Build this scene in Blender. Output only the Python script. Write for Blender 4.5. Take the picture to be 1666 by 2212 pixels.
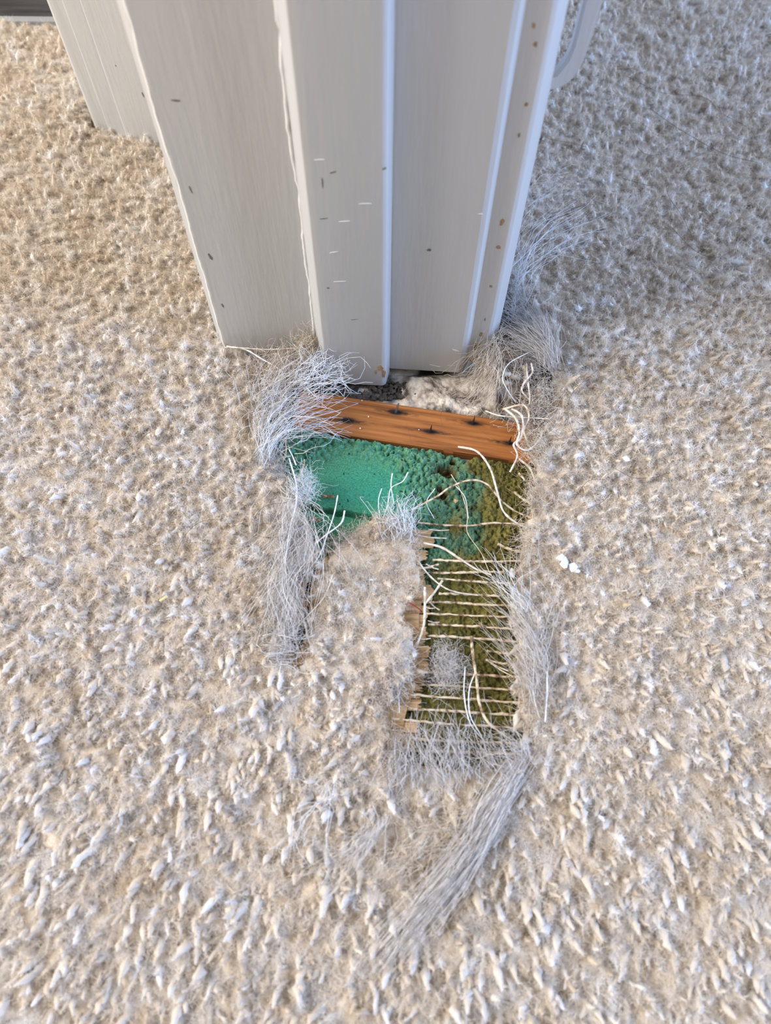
import bpy, bmesh, math, random
import numpy as np
from mathutils import Vector, Matrix, geometry

for o in list(bpy.data.objects): bpy.data.objects.remove(o)
scene = bpy.context.scene
COL = scene.collection
rng = np.random.default_rng(7)
random.seed(7)

# ------------------------------------------------------------------ camera
FPX, CAMH, TILT, ROLL, CX, CY = 1600.0, 0.335, math.radians(26.4), math.radians(.58), 833.0, 1106.0
UPV = np.array([0, math.cos(TILT), math.sin(TILT)])
FWD = np.array([0, math.sin(TILT), -math.cos(TILT)])
RGT = np.array([1.0, 0, 0])
EYE = np.array([0, 0, CAMH])
cr, sr = math.cos(ROLL), math.sin(ROLL)
cam_x, cam_y, cam_z = cr * RGT + sr * UPV, -sr * RGT + cr * UPV, -FWD
cd = bpy.data.cameras.new('camera'); cam = bpy.data.objects.new('camera', cd); COL.objects.link(cam)
M = Matrix.Identity(4)
for i in range(3):
    M[i][0], M[i][1], M[i][2], M[i][3] = cam_x[i], cam_y[i], cam_z[i], EYE[i]
cam.matrix_world = M
cd.sensor_fit = 'VERTICAL'; cd.sensor_height = 34.6; cd.lens = FPX / 2212 * 34.6
cd.clip_start = .005
cd.dof.use_dof = True; cd.dof.focus_distance = .385; cd.dof.aperture_fstop = 8.5
scene.camera = cam

# ------------------------------------------------------------------ light
w = bpy.data.worlds.new('room_light'); scene.world = w; w.use_nodes = True
w.node_tree.nodes['Background'].inputs[0].default_value = (1.0, .955, .90, 1)
w.node_tree.nodes['Background'].inputs[1].default_value = .45
def area(name, loc, target, sx, sy, col, power):
    l = bpy.data.lights.new(name, 'AREA'); l.shape = 'RECTANGLE'; l.size = sx; l.size_y = sy
    l.color = col; l.energy = power
    o = bpy.data.objects.new(name, l); COL.objects.link(o); o.location = loc
    o.rotation_euler = (Vector(target) - Vector(loc)).to_track_quat('-Z', 'Y').to_euler()
    return o
area('window_light_right_room', (1.9, .0, .98), (0, .2, 0), 1.2, 1.2, (.35, .56, 1.0), 78)
area('window_light_left_room', (-1.7, .12, 1.35), (0, .2, 0), 1.2, 1.1, (1.0, .975, .94), 84)
scene.cycles.max_bounces = 5; scene.cycles.diffuse_bounces = 3; scene.cycles.transmission_bounces = 3
vs = scene.view_settings
vs.view_transform = 'Standard'; vs.look = 'None'; vs.gamma = 1; vs.use_curve_mapping = False; vs.exposure = 0.0

# ------------------------------------------------------------------ helpers
def ray(u, v):
    a, b = (u - CX) / FPX, -(v - CY) / FPX
    return FWD + a * cam_x + b * cam_y
def P(u, v, z=.012):
    d = ray(u, v); return EYE + (z - CAMH) / d[2] * d
def PV(u, v, p0, p1):                       # the point of a vertical plane through two plan points
    n = np.array([p1[1] - p0[1], -(p1[0] - p0[0]), 0]); d = ray(u, v)
    return EYE + np.dot(np.array([p0[0], p0[1], 0]) - EYE, n) / np.dot(d, n) * d
def PL(pts, z=.012): return np.array([P(p[0], p[1], (p[2] / 1000 if len(p) > 2 else z)) for p in pts])

def obj(name, verts, faces, mat, parent=None, smooth=False):
    me = bpy.data.meshes.new(name); me.from_pydata([tuple(map(float, v)) for v in verts], [], faces)
    me.update()
    if smooth: me.polygons.foreach_set('use_smooth', [True] * len(me.polygons))
    me.materials.append(mat)
    o = bpy.data.objects.new(name, me); COL.objects.link(o); o.parent = parent
    return o
def empty(name, loc=(0, 0, 0)):
    o = bpy.data.objects.new(name, None); o.empty_display_size = .01; COL.objects.link(o); o.location = loc
    return o
def tag(o, label=None, cat=None, group=None, kind=None):
    if label: o['label'] = label
    if cat: o['category'] = cat
    if group: o['group'] = group
    if kind: o['kind'] = kind
    return o

def inpoly(x, y, poly):
    x, y = np.asarray(x), np.asarray(y); r = np.zeros(x.shape, bool); n = len(poly)
    for i in range(n):
        (x0, y0), (x1, y1) = poly[i][:2], poly[i - 1][:2]
        if y0 == y1: continue
        r ^= ((y0 > y) != (y1 > y)) & (x < (x1 - x0) * (y - y0) / (y1 - y0) + x0)
    return r
def hash2(i, j, s=0):
    h = (i.astype(np.int64) * 374761393 + j.astype(np.int64) * 668265263 + s * 974634777) & 0x7fffffff
    h = ((h ^ (h >> 13)) * 1274126177) & 0x7fffffff
    return ((h ^ (h >> 16)) & 0xffff) / 65535.
def vnoise(x, y, s=0):
    i, j = np.floor(x), np.floor(y); fx, fy = x - i, y - j
    fx, fy = fx * fx * (3 - 2 * fx), fy * fy * (3 - 2 * fy)
    a, b, c, d = hash2(i, j, s), hash2(i + 1, j, s), hash2(i, j + 1, s), hash2(i + 1, j + 1, s)
    return (a * (1 - fx) + b * fx) * (1 - fy) + (c * (1 - fx) + d * fx) * fy
def worley(x, y, s=0):
    i, j = np.floor(x), np.floor(y); best = np.full(x.shape, 9.)
    for di in (-1, 0, 1):
        for dj in (-1, 0, 1):
            px, py = i + di + hash2(i + di, j + dj, s), j + dj + hash2(i + di, j + dj, s + 7)
            best = np.minimum(best, (px - x) ** 2 + (py - y) ** 2)
    return np.sqrt(best)
def sstep(a, b, x):
    t = np.clip((x - a) / (b - a), 0, 1); return t * t * (3 - 2 * t)
def smooth_path(p, k):
    p = np.asarray(p, float); n = len(p)
    if n == 2:
        t = np.linspace(0, 1, k)[:, None]; return p[0] * (1 - t) + p[1] * t
    q = np.vstack([2 * p[0] - p[1], p, 2 * p[-1] - p[-2]]); out = []
    for t in np.linspace(0, n - 1 - 1e-6, k):
        i = int(t); f = t - i; a, b, c, d = q[i:i + 4]
        out.append(.5 * (2 * b + (c - a) * f + (2 * a - 5 * b + 4 * c - d) * f * f + (3 * b - a - 3 * c + d) * f ** 3))
    return np.array(out)
def strands(pts, rad, sides=3):
    """pts (n,k,3), rad (n,k) -> verts, faces of many thin tubes"""
    n, k, _ = pts.shape
    tan = np.gradient(pts, axis=1); tan /= np.linalg.norm(tan, axis=2, keepdims=True) + 1e-12
    ref = np.array([.31, .2, .93]); nn = np.cross(tan, ref); nn /= np.linalg.norm(nn, axis=2, keepdims=True) + 1e-12
    bb = np.cross(tan, nn)
    ang = np.arange(sides) * 2 * math.pi / sides
    v = pts[:, :, None] + rad[:, :, None, None] * (np.cos(ang)[None, None, :, None] * nn[:, :, None] + np.sin(ang)[None, None, :, None] * bb[:, :, None])
    base = (np.arange(n) * k * sides)[:, None, None] + (np.arange(k - 1) * sides)[None, :, None]
    a = base + np.arange(sides)[None, None, :]; b = base + ((np.arange(sides) + 1) % sides)[None, None, :]
    f = np.stack([a, b, b + sides, a + sides], -1).reshape(-1, 4)
    caps = [tuple(range(i * k * sides + sides - 1, i * k * sides - 1, -1)) for i in range(n)] + \
           [tuple(range((i + 1) * k * sides - sides, (i + 1) * k * sides)) for i in range(n)]
    return v.reshape(-1, 3), f.tolist() + caps
def tube(name, path, r, mat, parent=None, k=None, sides=6, lump=.0, taper=0, wob=0.):
    k = k or max(6, 5 * len(path)); p = smooth_path(path, k)
    if wob: p[1:-1] += rng.normal(0, wob, (k - 2, 3)) * np.array([1, 1, .5])
    rr = np.full(k, r) * (1 + lump * rng.normal(0, 1, k).clip(-1.5, 1.5))
    if taper: rr *= np.linspace(1, 1 - taper, k)
    v, f = strands(p[None], rr[None], sides)
    return obj(name, v, f, mat, parent, True)

# ------------------------------------------------------------------ materials
def mat(name, col, rough=.6, sheen=0., spec=.5):
    m = bpy.data.materials.new(name); m.use_nodes = True; b = m.node_tree.nodes['Principled BSDF']
    b.inputs['Base Color'].default_value = (*col, 1); b.inputs['Roughness'].default_value = rough
    b.inputs['Specular IOR Level'].default_value = spec
    if sheen: b.inputs['Sheen Weight'].default_value = sheen; b.inputs['Sheen Roughness'].default_value = .6
    return m
def N(m, t, **kw):
    n = m.node_tree.nodes.new(t)
    for k, v in kw.items(): setattr(n, k, v)
    return n
def noise_col(m, cols, scale, stretch=(1, 1, 1), detail=4, lo=.35, hi=.65, coord='Object', bump=0., bscale=None, dist=.0005):
    nt = m.node_tree; b = nt.nodes['Principled BSDF']
    tc = N(m, 'ShaderNodeTexCoord'); mp = N(m, 'ShaderNodeMapping'); mp.inputs['Scale'].default_value = stretch
    nt.links.new(tc.outputs[coord], mp.inputs[0])
    no = N(m, 'ShaderNodeTexNoise'); no.inputs['Scale'].default_value = scale; no.inputs['Detail'].default_value = detail
    nt.links.new(mp.outputs[0], no.inputs['Vector'])
    r = N(m, 'ShaderNodeValToRGB'); e = r.color_ramp.elements
    while len(e) < len(cols): e.new(.5)
    for i, c in enumerate(cols):
        e[i].position = lo + (hi - lo) * i / (len(cols) - 1); e[i].color = (*c, 1)
    nt.links.new(no.outputs[0], r.inputs[0]); nt.links.new(r.outputs[0], b.inputs['Base Color'])
    if bump:
        bn = N(m, 'ShaderNodeTexNoise'); bn.inputs['Scale'].default_value = bscale or scale; bn.inputs['Detail'].default_value = 3
        nt.links.new(mp.outputs[0], bn.inputs['Vector'])
        bp = N(m, 'ShaderNodeBump'); bp.inputs['Strength'].default_value = bump; bp.inputs['Distance'].default_value = dist
        nt.links.new(bn.outputs[0], bp.inputs['Height']); nt.links.new(bp.outputs[0], b.inputs['Normal'])
    return m
PAINT = noise_col(mat('white_gloss_paint', (.7, .68, .64), .38), [(.53, .525, .52), (.57, .565, .56)], 60, (1, 1, .12), bump=.35, bscale=420, dist=.0006)
PAINT2 = noise_col(mat('white_caulk', (.78, .77, .75), .45), [(.72, .70, .67), (.80, .79, .77)], 200, bump=.3, bscale=500)
CHIP = noise_col(mat('bare_wood_chip', (.3, .2, .12), .8), [(.24, .15, .08), (.42, .30, .19)], 700)
CHIPD = mat('dark_scuff', (.16, .14, .12), .8)
WALL = noise_col(mat('wall_plaster', (.7, .68, .64), .8), [(.68, .66, .62), (.74, .72, .68)], 40, bump=.2, bscale=200)
FLOORM = noise_col(mat('dirty_screed', (.3, .27, .24), .95), [(.012, .01, .009), (.05, .042, .036), (.34, .29, .24), (.58, .52, .44)], 55, detail=8, lo=.40, hi=.60, bump=.8, bscale=300, dist=.002)
JUTE = noise_col(mat('jute_yarn', (.6, .5, .36), .9), [(.17, .10, .06), (.50, .37, .23), (.66, .55, .41)], 380, detail=2, lo=.36, hi=.58, bump=.5, bscale=2500, dist=.0003)
JUTEW = noise_col(mat('pale_twine', (.7, .64, .55), .85), [(.46, .37, .28), (.64, .56, .47), (.74, .68, .60)], 420, detail=2, bump=.4, bscale=2500, dist=.0002)
BACK = noise_col(mat('jute_backing', (.45, .28, .13), .95), [(.20, .11, .05), (.46, .28, .13), (.56, .37, .19)], 160, (.35, 3, 1), lo=.3, hi=.7, bump=.9, bscale=900, dist=.0008)
BACKL = noise_col(mat('pale_backing_strip', (.58, .38, .2), .95), [(.40, .22, .09), (.62, .38, .18), (.72, .48, .25)], 150, (.3, 4, 1), lo=.3, hi=.65, bump=1, bscale=700, dist=.001)
SILVER = noise_col(mat('silvery_fibre', (.66, .63, .62), .42, spec=.45), [(.50, .46, .43), (.70, .66, .64)], 300, detail=1)
SILVERB = mat('bluish_white_fibre', (.72, .725, .74), .38, spec=.5)
TANF = noise_col(mat('tan_wool_fibre', (.6, .5, .38), .8, .3), [(.46, .35, .24), (.68, .59, .49)], 300, detail=1)
BROWNF = noise_col(mat('brown_wool_fibre', (.5, .4, .32), .8, .3), [(.42, .32, .25), (.66, .56, .48)], 300, detail=1)
HAIR = mat('dark_hair', (.09, .06, .045), .4)
METAL = mat('dark_nail_steel', (.07, .06, .065), .35); METAL.node_tree.nodes['Principled BSDF'].inputs['Metallic'].default_value = .8
METALB = mat('bright_nail_steel', (.42, .40, .42), .3); METALB.node_tree.nodes['Principled BSDF'].inputs['Metallic'].default_value = .9
THR = noise_col(mat('dark_threshold_metal', (.06, .055, .055), .55, 0, .2), [(.025, .022, .022), (.06, .056, .056)], 90, (.2, 2, 1), bump=.2)
THRL = mat('threshold_bright_edge', (.26, .26, .27), .4)
DARKF = noise_col(mat('dark_floor', (.04, .03, .022), .6, 0, .2), [(.02, .014, .01), (.06, .045, .033)], 30, (.3, 3, 1))
RED = mat('red_thread', (.30, .02, .03), .7)
LINT = mat('white_lint', (.70, .69, .69), .85, .1)
STRAW = mat('straw_yellow', (.72, .55, .26), .7)
CRUMB = noise_col(mat('dark_debris', (.03, .025, .02), .9), [(.012, .01, .009), (.10, .075, .055)], 200)
CRUMBL = noise_col(mat('plaster_crumb', (.6, .53, .45), .95), [(.06, .05, .04), (.30, .24, .19), (.56, .48, .40), (.70, .62, .53)], 130, detail=7, lo=.34, hi=.62, bump=.8, bscale=900, dist=.0008)

def wood_mat():
    m = mat('orange_pine', (.4, .17, .05), .6, 0, .25); nt = m.node_tree; b = nt.nodes['Principled BSDF']
    tc = N(m, 'ShaderNodeTexCoord'); mp = N(m, 'ShaderNodeMapping'); mp.inputs['Scale'].default_value = (.05, 1, 1)
    nt.links.new(tc.outputs['Object'], mp.inputs[0])
    no = N(m, 'ShaderNodeTexNoise'); no.inputs['Scale'].default_value = 420; no.inputs['Detail'].default_value = 5
    nt.links.new(mp.outputs[0], no.inputs['Vector'])
    r = N(m, 'ShaderNodeValToRGB'); e = r.color_ramp.elements
    e[0].position = .28; e[0].color = (.13, .042, .011, 1); e[1].position = .62; e[1].color = (.36, .135, .038, 1); e.new(.45).color = (.28, .098, .026, 1)
    nt.links.new(no.outputs[0], r.inputs[0])
    at = N(m, 'ShaderNodeAttribute', attribute_name='stain')
    mx = N(m, 'ShaderNodeMix', data_type='RGBA'); mx.inputs['B'].default_value = (.014, .010, .009, 1)
    nt.links.new(at.outputs['Fac'], mx.inputs['Factor']); nt.links.new(r.outputs[0], mx.inputs['A'])
    nt.links.new(mx.outputs['Result'], b.inputs['Base Color'])
    bp = N(m, 'ShaderNodeBump'); bp.inputs['Strength'].default_value = .4; bp.inputs['Distance'].default_value = .0006
    nt.links.new(no.outputs[0], bp.inputs['Height']); nt.links.new(bp.outputs[0], b.inputs['Normal'])
    return m
WOOD = wood_mat()
def foam_mat():
    m = mat('green_foam', (.1, .3, .2), .95, 0, .12); nt = m.node_tree; b = nt.nodes['Principled BSDF']
    at = N(m, 'ShaderNodeAttribute', attribute_name='foam_colour')
    tc = N(m, 'ShaderNodeTexCoord'); no = N(m, 'ShaderNodeTexNoise'); no.inputs['Scale'].default_value = 1300; no.inputs['Detail'].default_value = 3
    nt.links.new(tc.outputs['Object'], no.inputs['Vector'])
    mr = N(m, 'ShaderNodeMapRange'); mr.inputs[1].default_value = .3; mr.inputs[2].default_value = .7; mr.inputs[3].default_value = .62; mr.inputs[4].default_value = 1.35
    nt.links.new(no.outputs[0], mr.inputs[0])
    mx = N(m, 'ShaderNodeVectorMath', operation='SCALE'); nt.links.new(at.outputs['Color'], mx.inputs[0]); nt.links.new(mr.outputs[0], mx.inputs['Scale'])
    nt.links.new(mx.outputs[0], b.inputs['Base Color'])
    bp = N(m, 'ShaderNodeBump'); bp.inputs['Strength'].default_value = .9; bp.inputs['Distance'].default_value = .0006
    nt.links.new(no.outputs[0], bp.inputs['Height']); nt.links.new(bp.outputs[0], b.inputs['Normal'])
    return m
FOAM = foam_mat()
def wool(name, inst):
    m = bpy.data.materials.new(name); m.use_nodes = True; nt = m.node_tree; nt.nodes.remove(nt.nodes['Principled BSDF'])
    out = nt.nodes['Material Output']
    if inst: at = N(m, 'ShaderNodeAttribute', attribute_type='INSTANCER', attribute_name='tint')
    else: at = N(m, 'ShaderNodeAttribute', attribute_name='tint')
    r = N(m, 'ShaderNodeValToRGB'); e = r.color_ramp.elements
    e[0].position = 0; e[0].color = (.66, .54, .41, 1); e[1].position = 1; e[1].color = (.95, .92, .90, 1)
    x = e.new(.45); x.color = (.82, .72, .605, 1); x = e.new(.8); x.color = (.90, .835, .765, 1)
    nt.links.new(at.outputs['Fac'], r.inputs[0])
    d = N(m, 'ShaderNodeBsdfDiffuse'); tr = N(m, 'ShaderNodeBsdfTranslucent'); mx = N(m, 'ShaderNodeMixShader'); mx.inputs[0].default_value = .42 if inst else 0
    for q in (d, tr): nt.links.new(r.outputs[0], q.inputs['Color'])
    nt.links.new(d.outputs[0], mx.inputs[1]); nt.links.new(tr.outputs[0], mx.inputs[2]); nt.links.new(mx.outputs[0], out.inputs['Surface'])
    if not inst:
        tc = N(m, 'ShaderNodeTexCoord'); no = N(m, 'ShaderNodeTexNoise'); no.inputs['Scale'].default_value = 900; no.inputs['Detail'].default_value = 4
        nt.links.new(tc.outputs['Object'], no.inputs['Vector'])
        bp = N(m, 'ShaderNodeBump'); bp.inputs['Strength'].default_value = .7; bp.inputs['Distance'].default_value = .0008
        nt.links.new(no.outputs[0], bp.inputs['Height']); nt.links.new(bp.outputs[0], d.inputs['Normal'])
    return m
PILE = wool('wool_pile', True)
BED = wool('matted_wool', False)

# ------------------------------------------------------------------ structure
def prism(name, poly, z0, z1, m, parent=None, bevel=0.):
    n = len(poly); v = [(x, y, z0) for x, y in poly] + [(x, y, z1) for x, y in poly]
    f = [tuple(range(n))[::-1], tuple(range(n, 2 * n))] + [(i, (i + 1) % n, n + (i + 1) % n, n + i) for i in range(n)]
    me = bpy.data.meshes.new(name); bm = bmesh.new()
    vs_ = [bm.verts.new(p) for p in v]
    for q in f: bm.faces.new([vs_[i] for i in q])
    bmesh.ops.recalc_face_normals(bm, faces=bm.faces)
    if bevel:
        bmesh.ops.bevel(bm, geom=list(bm.edges), offset=bevel, segments=3, affect='EDGES', profile=.5, clamp_overlap=True)
    bm.to_mesh(me); bm.free(); me.materials.append(m)
    if bevel: me.polygons.foreach_set('use_smooth', [True] * len(me.polygons)); me.set_sharp_from_angle(angle=.6)
    o = bpy.data.objects.new(name, me); COL.objects.link(o); o.parent = parent
    return o
def struct(o, label=None): return tag(o, label, None, None, 'structure')

X0, X1, Y0, Y1 = -.75, .75, -.4, .95
struct(obj('floor', [(X0, Y0, 0), (X1, Y0, 0), (X1, Y1, 0), (X0, Y1, 0)], [(0, 1, 2, 3)], FLOORM), 'dirty bare subfloor showing under the door frame')
struct(prism('floor_hall', [(X0, .578), (-.195, .578), (-.195, Y1), (X0, Y1)], 0, .012, DARKF), 'dark brown floor beyond the threshold strip')
HT = 2.05
struct(prism('wall_centre', [(-.084, .275), (.0505, .275), (.0505, Y1), (-.084, Y1)], 0, 2.4, WALL), 'painted wall behind the door frame')
struct(prism('wall_back', [(-.184, .452), (-.084, .452), (-.084, Y1), (-.184, Y1)], 0, 2.4, WALL), 'painted wall stub beside the dark threshold')
BZ = .006
LIN0, LIN1 = (-.087, .2570), (.0425, .2487)
architrave_l = struct(prism('trim_1', [(-.0935, .335), (-.0935, .2690), (-.0928, .2655), (-.0908, .2640), (-.0905, .2610), (-.0885, .2585), (-.0872, .2580), (-.0872, .2750), (-.0845, .2760), (-.0845, .335)], BZ, HT, PAINT, bevel=.0006), 'narrow white architrave edge on the left of the door lining')
lining = struct(prism('trim_2', [(-.0871, .2745), (-.0871, .2572), LIN0, (.0390, .24895), (.0412, .2498), (.0440, .2540), (.0440, .2745)], BZ, HT, PAINT, bevel=.0007), 'white painted door lining')
STOP = [(-.0372, .2533), (-.0352, .2470), (-.0325, .2428), (-.0295, .2424), (-.0025, .2408), (-.0006, .2418), (.0016, .2509)]
stop = struct(prism('trim_3', STOP, BZ - .002, HT, PAINT, bevel=.0007), 'white door stop standing proud in the middle of the lining')
architrave_r = struct(prism('trim_4', [(.0425, .2755), (.0425, .2536), (.0430, .2533), (.0522, .2528), (.0540, .2536), (.0578, .2585), (.0592, .2620), (.0592, .33), (.0510, .33), (.0510, .2755)], BZ + .003, HT, PAINT, bevel=.0007), 'chipped white architrave on the right of the door lining')
BA = [(-.1915, .448), (-.1915, .4365), (-.1895, .4335), (-.1862, .4325), (-.1803, .4310), (-.1797, .4285), (-.1683, .4258), (-.1676, .4232), (-.0880, .4040), (-.0845, .4060), (-.0845, .448)]
struct(prism('trim_5', BA, .004, HT, PAINT, bevel=.0007), 'moulded white architrave standing back beside the dark threshold')

# ragged paint bead in the corner between lining and stop, loose seams and chips
def ragged(name, xy, z0, z1, r, m, parent, amp, k=90):
    z = np.concatenate([np.linspace(z0, .30, k), [HT]]); p = np.zeros((k + 1, 3)); p[:, 2] = z
    p[:, 0] = xy[0] + amp * (vnoise(z * 60, z * 0, 3) - .5) + amp * .6 * (vnoise(z * 260, z * 0, 5) - .5)
    p[:, 1] = xy[1]
    v, f = strands(p[None], np.full((1, k + 1), r), 8); return obj(name, v, f, m, parent, True)
ragged('paint_bead', (-.0372, .2536), .008, HT, .0009, PAINT2, stop, .0016)
ragged('paint_bead', (-.0874, .2582), .012, HT, .0009, PAINT2, architrave_l, .0010)
def patch(name, ctr, w_, h_, plane, m, parent, ang=0., t=.00012, seed=0):
    p0, p1 = np.array([*plane[0], 0]), np.array([*plane[1], 0]); ex = (p1 - p0) / np.linalg.norm(p1 - p0); ez = np.array([0, 0, 1.])
    n = np.cross(ex, ez); n = n if n[1] < 0 else -n
    c = PV(*ctr, *plane) ; r = np.random.default_rng(seed + int(ctr[0] * 7 + ctr[1])); k = 11
    a = np.arange(k) / k * 2 * math.pi; rr = .65 + .5 * r.random(k)
    px, pz = np.cos(a) * rr * w_ / 2, np.sin(a) * rr * h_ / 2
    px, pz = px * math.cos(ang) - pz * math.sin(ang), px * math.sin(ang) + pz * math.cos(ang)
    ring = c + px[:, None] * ex + pz[:, None] * ez
    v = np.vstack([ring - n * .0004, ring + n * t, (c + n * t * 1.2)[None]])
    f = [(i, (i + 1) % k, k + (i + 1) % k, k + i) for i in range(k)] + [(k + i, k + (i + 1) % k, 2 * k) for i in range(k)]
    return obj(name, v, f, m, parent)
SF, F1, F3, F4 = (STOP[3], STOP[4]), (LIN0, (-.037, .2537)), ((.0025, .2512), LIN1), ((.0448, .2533), (.0522, .2528))
for u, v, a, b in ((822, 795, 3.4, 6), (830, 806, 2, 7), (812, 803, 1.5, 5)): patch('paint_chip', (u, v), a / 1000, b / 1000, SF, CHIP, stop)
for u, v, a, b, g in ((700, 472, 4, .5, .2), (745, 478, 5, .5, .15), (709, 622, 1.6, .8, 0), (690, 345, 5, .5, .1), (720, 372, 3, .6, .4), (697, 395, .6, 5, 0), (790, 440, 6, .35, .1), (720, 545, 5, .4, .3), (735, 608, 6, .3, .1), (765, 690, 4, .3, .2), (830, 365, 2, .5, .5)):
    patch('scuff', (u, v), a / 1000, b / 1000, SF, CHIPD if a < 5 else PAINT2, stop, g)
for u, v, a, b in ((1085, 480, 2, 4.5), (1077, 534, 2.2, 2.4), (1061, 618, 1.6, 2), (1040, 722, 2.4, 4), (1030, 750, 4.5, 7), (1020, 777, 4.5, 3.5), (1157, 95, 1.5, 2), (1153, 55, 1.6, 2), (1137, 225, 1.5, 2), (1122, 292, 1.2, 2.5), (1048, 690, 1, 3)):
    patch('paint_chip', (u, v), a / 1000, b / 1000, F4, CHIP, architrave_r)
for u, v, a, b, g in ((928, 540, 2.2, 1.6, 0), (1038, 462, 2, .5, .1), (940, 790, 6, .3, -.2), (985, 757, 5, .8, -.4)): patch('scuff', (u, v), a / 1000, b / 1000, F3, PAINT2 if u > 930 else CHIPD, lining, g)
for u, v, a, b, g in ((380, 217, 3.5, .7, 0), (455, 555, 1.5, 4, .3), (481, 660, 1, 3, .2), (412, 410, .7, 4, .2), (655, 540, .6, .6, 0)): patch('scuff', (u, v), a / 1000, b / 1000, F1, CHIPD, lining, g)
BAF = (BA[7], BA[8])
for u, v, a, b in ((309, 205, 1, 3.5), (250, 142, .8, 1)): patch('scuff', (u, v), a / 1000, b / 1000, BAF, CHIPD, bpy.data.objects['trim_5'], .2)

# painted metal keep with a rounded lower end, on the right architrave
br_out = [(.0815, .250), (.0812, .170), (.0805, .156), (.0794, .145), (.0765, .137), (.0713, .1335), (.0580, .1310)]
br_in = [(.0580, .1360), (.0690, .1405), (.0722, .1460), (.0733, .1520), (.0737, .1700), (.0740, .250)]
pl = br_out + br_in; n_ = len(pl)
bv = [(x, .3005, z) for x, z in pl] + [(x, .3065, z) for x, z in pl]
bf = [tuple(range(n_)), tuple(range(n_, 2 * n_))[::-1]] + [(i, n_ + i, n_ + (i + 1) % n_, (i + 1) % n_) for i in range(n_)]
me = bpy.data.meshes.new('painted_bracket'); bm = bmesh.new(); vv = [bm.verts.new(p) for p in bv]
for q in bf: bm.faces.new([vv[i] for i in q])
bmesh.ops.recalc_face_normals(bm, faces=bm.faces)
bmesh.ops.bevel(bm, geom=list(bm.edges), offset=.0012, segments=3, affect='EDGES', clamp_overlap=True)
bm.to_mesh(me); bm.free(); me.materials.append(PAINT); me.polygons.foreach_set('use_smooth', [True] * len(me.polygons)); me.set_sharp_from_angle(angle=.7)
o = bpy.data.objects.new('painted_bracket', me); COL.objects.link(o)
tag(o, 'white painted bracket with rounded lower end beside the right architrave', 'bracket')

# threshold strip
t = empty('threshold_strip', (-.4, .56, 0)); tag(t, 'dark metal threshold strip where the carpet ends', 'threshold')
o = prism('metal_bar', [(X0, .548), (-.195, .548), (-.195, .578), (X0, .578)], 0, .017, THR, bevel=.001); o.parent = t; o.matrix_parent_inverse = Matrix.Translation((.4, -.56, 0))
o = prism('bright_edge', [(X0, .542), (-.195, .542), (-.195, .548), (X0, .548)], 0, .019, THRL, bevel=.001); o.parent = t; o.matrix_parent_inverse = Matrix.Translation((.4, -.56, 0))

# ------------------------------------------------------------------ gripper rod
ga, gb = P(640, 880, .007), P(1215, 966, .007)
GL = np.linalg.norm(gb - ga); gdir = (gb - ga) / GL; gang = math.atan2(gdir[1], gdir[0])
rod = empty('carpet_gripper_rod', (ga[0], ga[1], 0)); rod.rotation_euler.z = gang
tag(rod, 'orange pine gripper rod with upright nails across the torn gap', 'gripper rod')
nails_px = [(855, 890, 'b'), (752, 908, 's'), (930, 932, 'd'), (1022, 914, 'd'), (1100, 957, 'd')]
def rl(u, v, z=.007):
    p = P(u, v, z) - ga; return np.array([p[0] * gdir[0] + p[1] * gdir[1], -p[0] * gdir[1] + p[1] * gdir[0]])
nl = [rl(u, v) for u, v, _ in nails_px]
nx, ny = 260, 44; W2 = .0118
gx, gy = np.meshgrid(np.linspace(0, GL, nx), np.linspace(-W2, W2, ny))
edge = np.minimum(gy + W2, W2 - gy); gz = .0068 - .0009 * (1 - sstep(0, .0012, edge)) + .00025 * (vnoise(gx * 60, gy * 1500, 1) - .5)
st = np.zeros_like(gx)
for (a, b), sc in zip(nl, (1, 1, .8, .8, .7)):
    dx, dy = (gx - a), (gy - b); ns = vnoise(gx * 500, gy * 2500, 4)
    st = np.maximum(st, sc * np.exp(-((dx / .0042) ** 2 + (dy / .0017) ** 2)) * 1.7)
    st = np.maximum(st, .8 * np.exp(-((dx / .011) ** 2 + (dy / .0013) ** 2)) * sstep(.25, .65, ns) * 1.4)
    st = np.maximum(st, .5 * np.exp(-((dx / .016) ** 2 + ((dy + .0008 * np.sign(a - .07)) / .0006) ** 2)) * sstep(.35, .7, ns))
st = np.clip(st, 0, 1)
top = np.stack([gx, gy, gz], -1).reshape(-1, 3); idx = np.arange(nx * ny).reshape(ny, nx)
faces = np.stack([idx[:-1, :-1], idx[:-1, 1:], idx[1:, 1:], idx[1:, :-1]], -1).reshape(-1, 4).tolist()
rim = list(idx[0, :]) + list(idx[1:, -1]) + list(idx[-1, -2::-1]) + list(idx[-2:0:-1, 0])
lowv = top[rim].copy(); lowv[:, 2] = .0002; k0 = len(top); m_ = len(rim)
faces += [(rim[i], k0 + i, k0 + (i + 1) % m_, rim[(i + 1) % m_]) for i in range(m_)]
wb = obj('wood_strip', np.vstack([top, lowv]), faces, WOOD, rod, True)
wb.data.set_sharp_from_angle(angle=.9)
at = wb.data.attributes.new('stain', 'FLOAT', 'POINT'); at.data.foreach_set('value', np.concatenate([st.ravel(), np.full(m_, .35)]))
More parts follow.
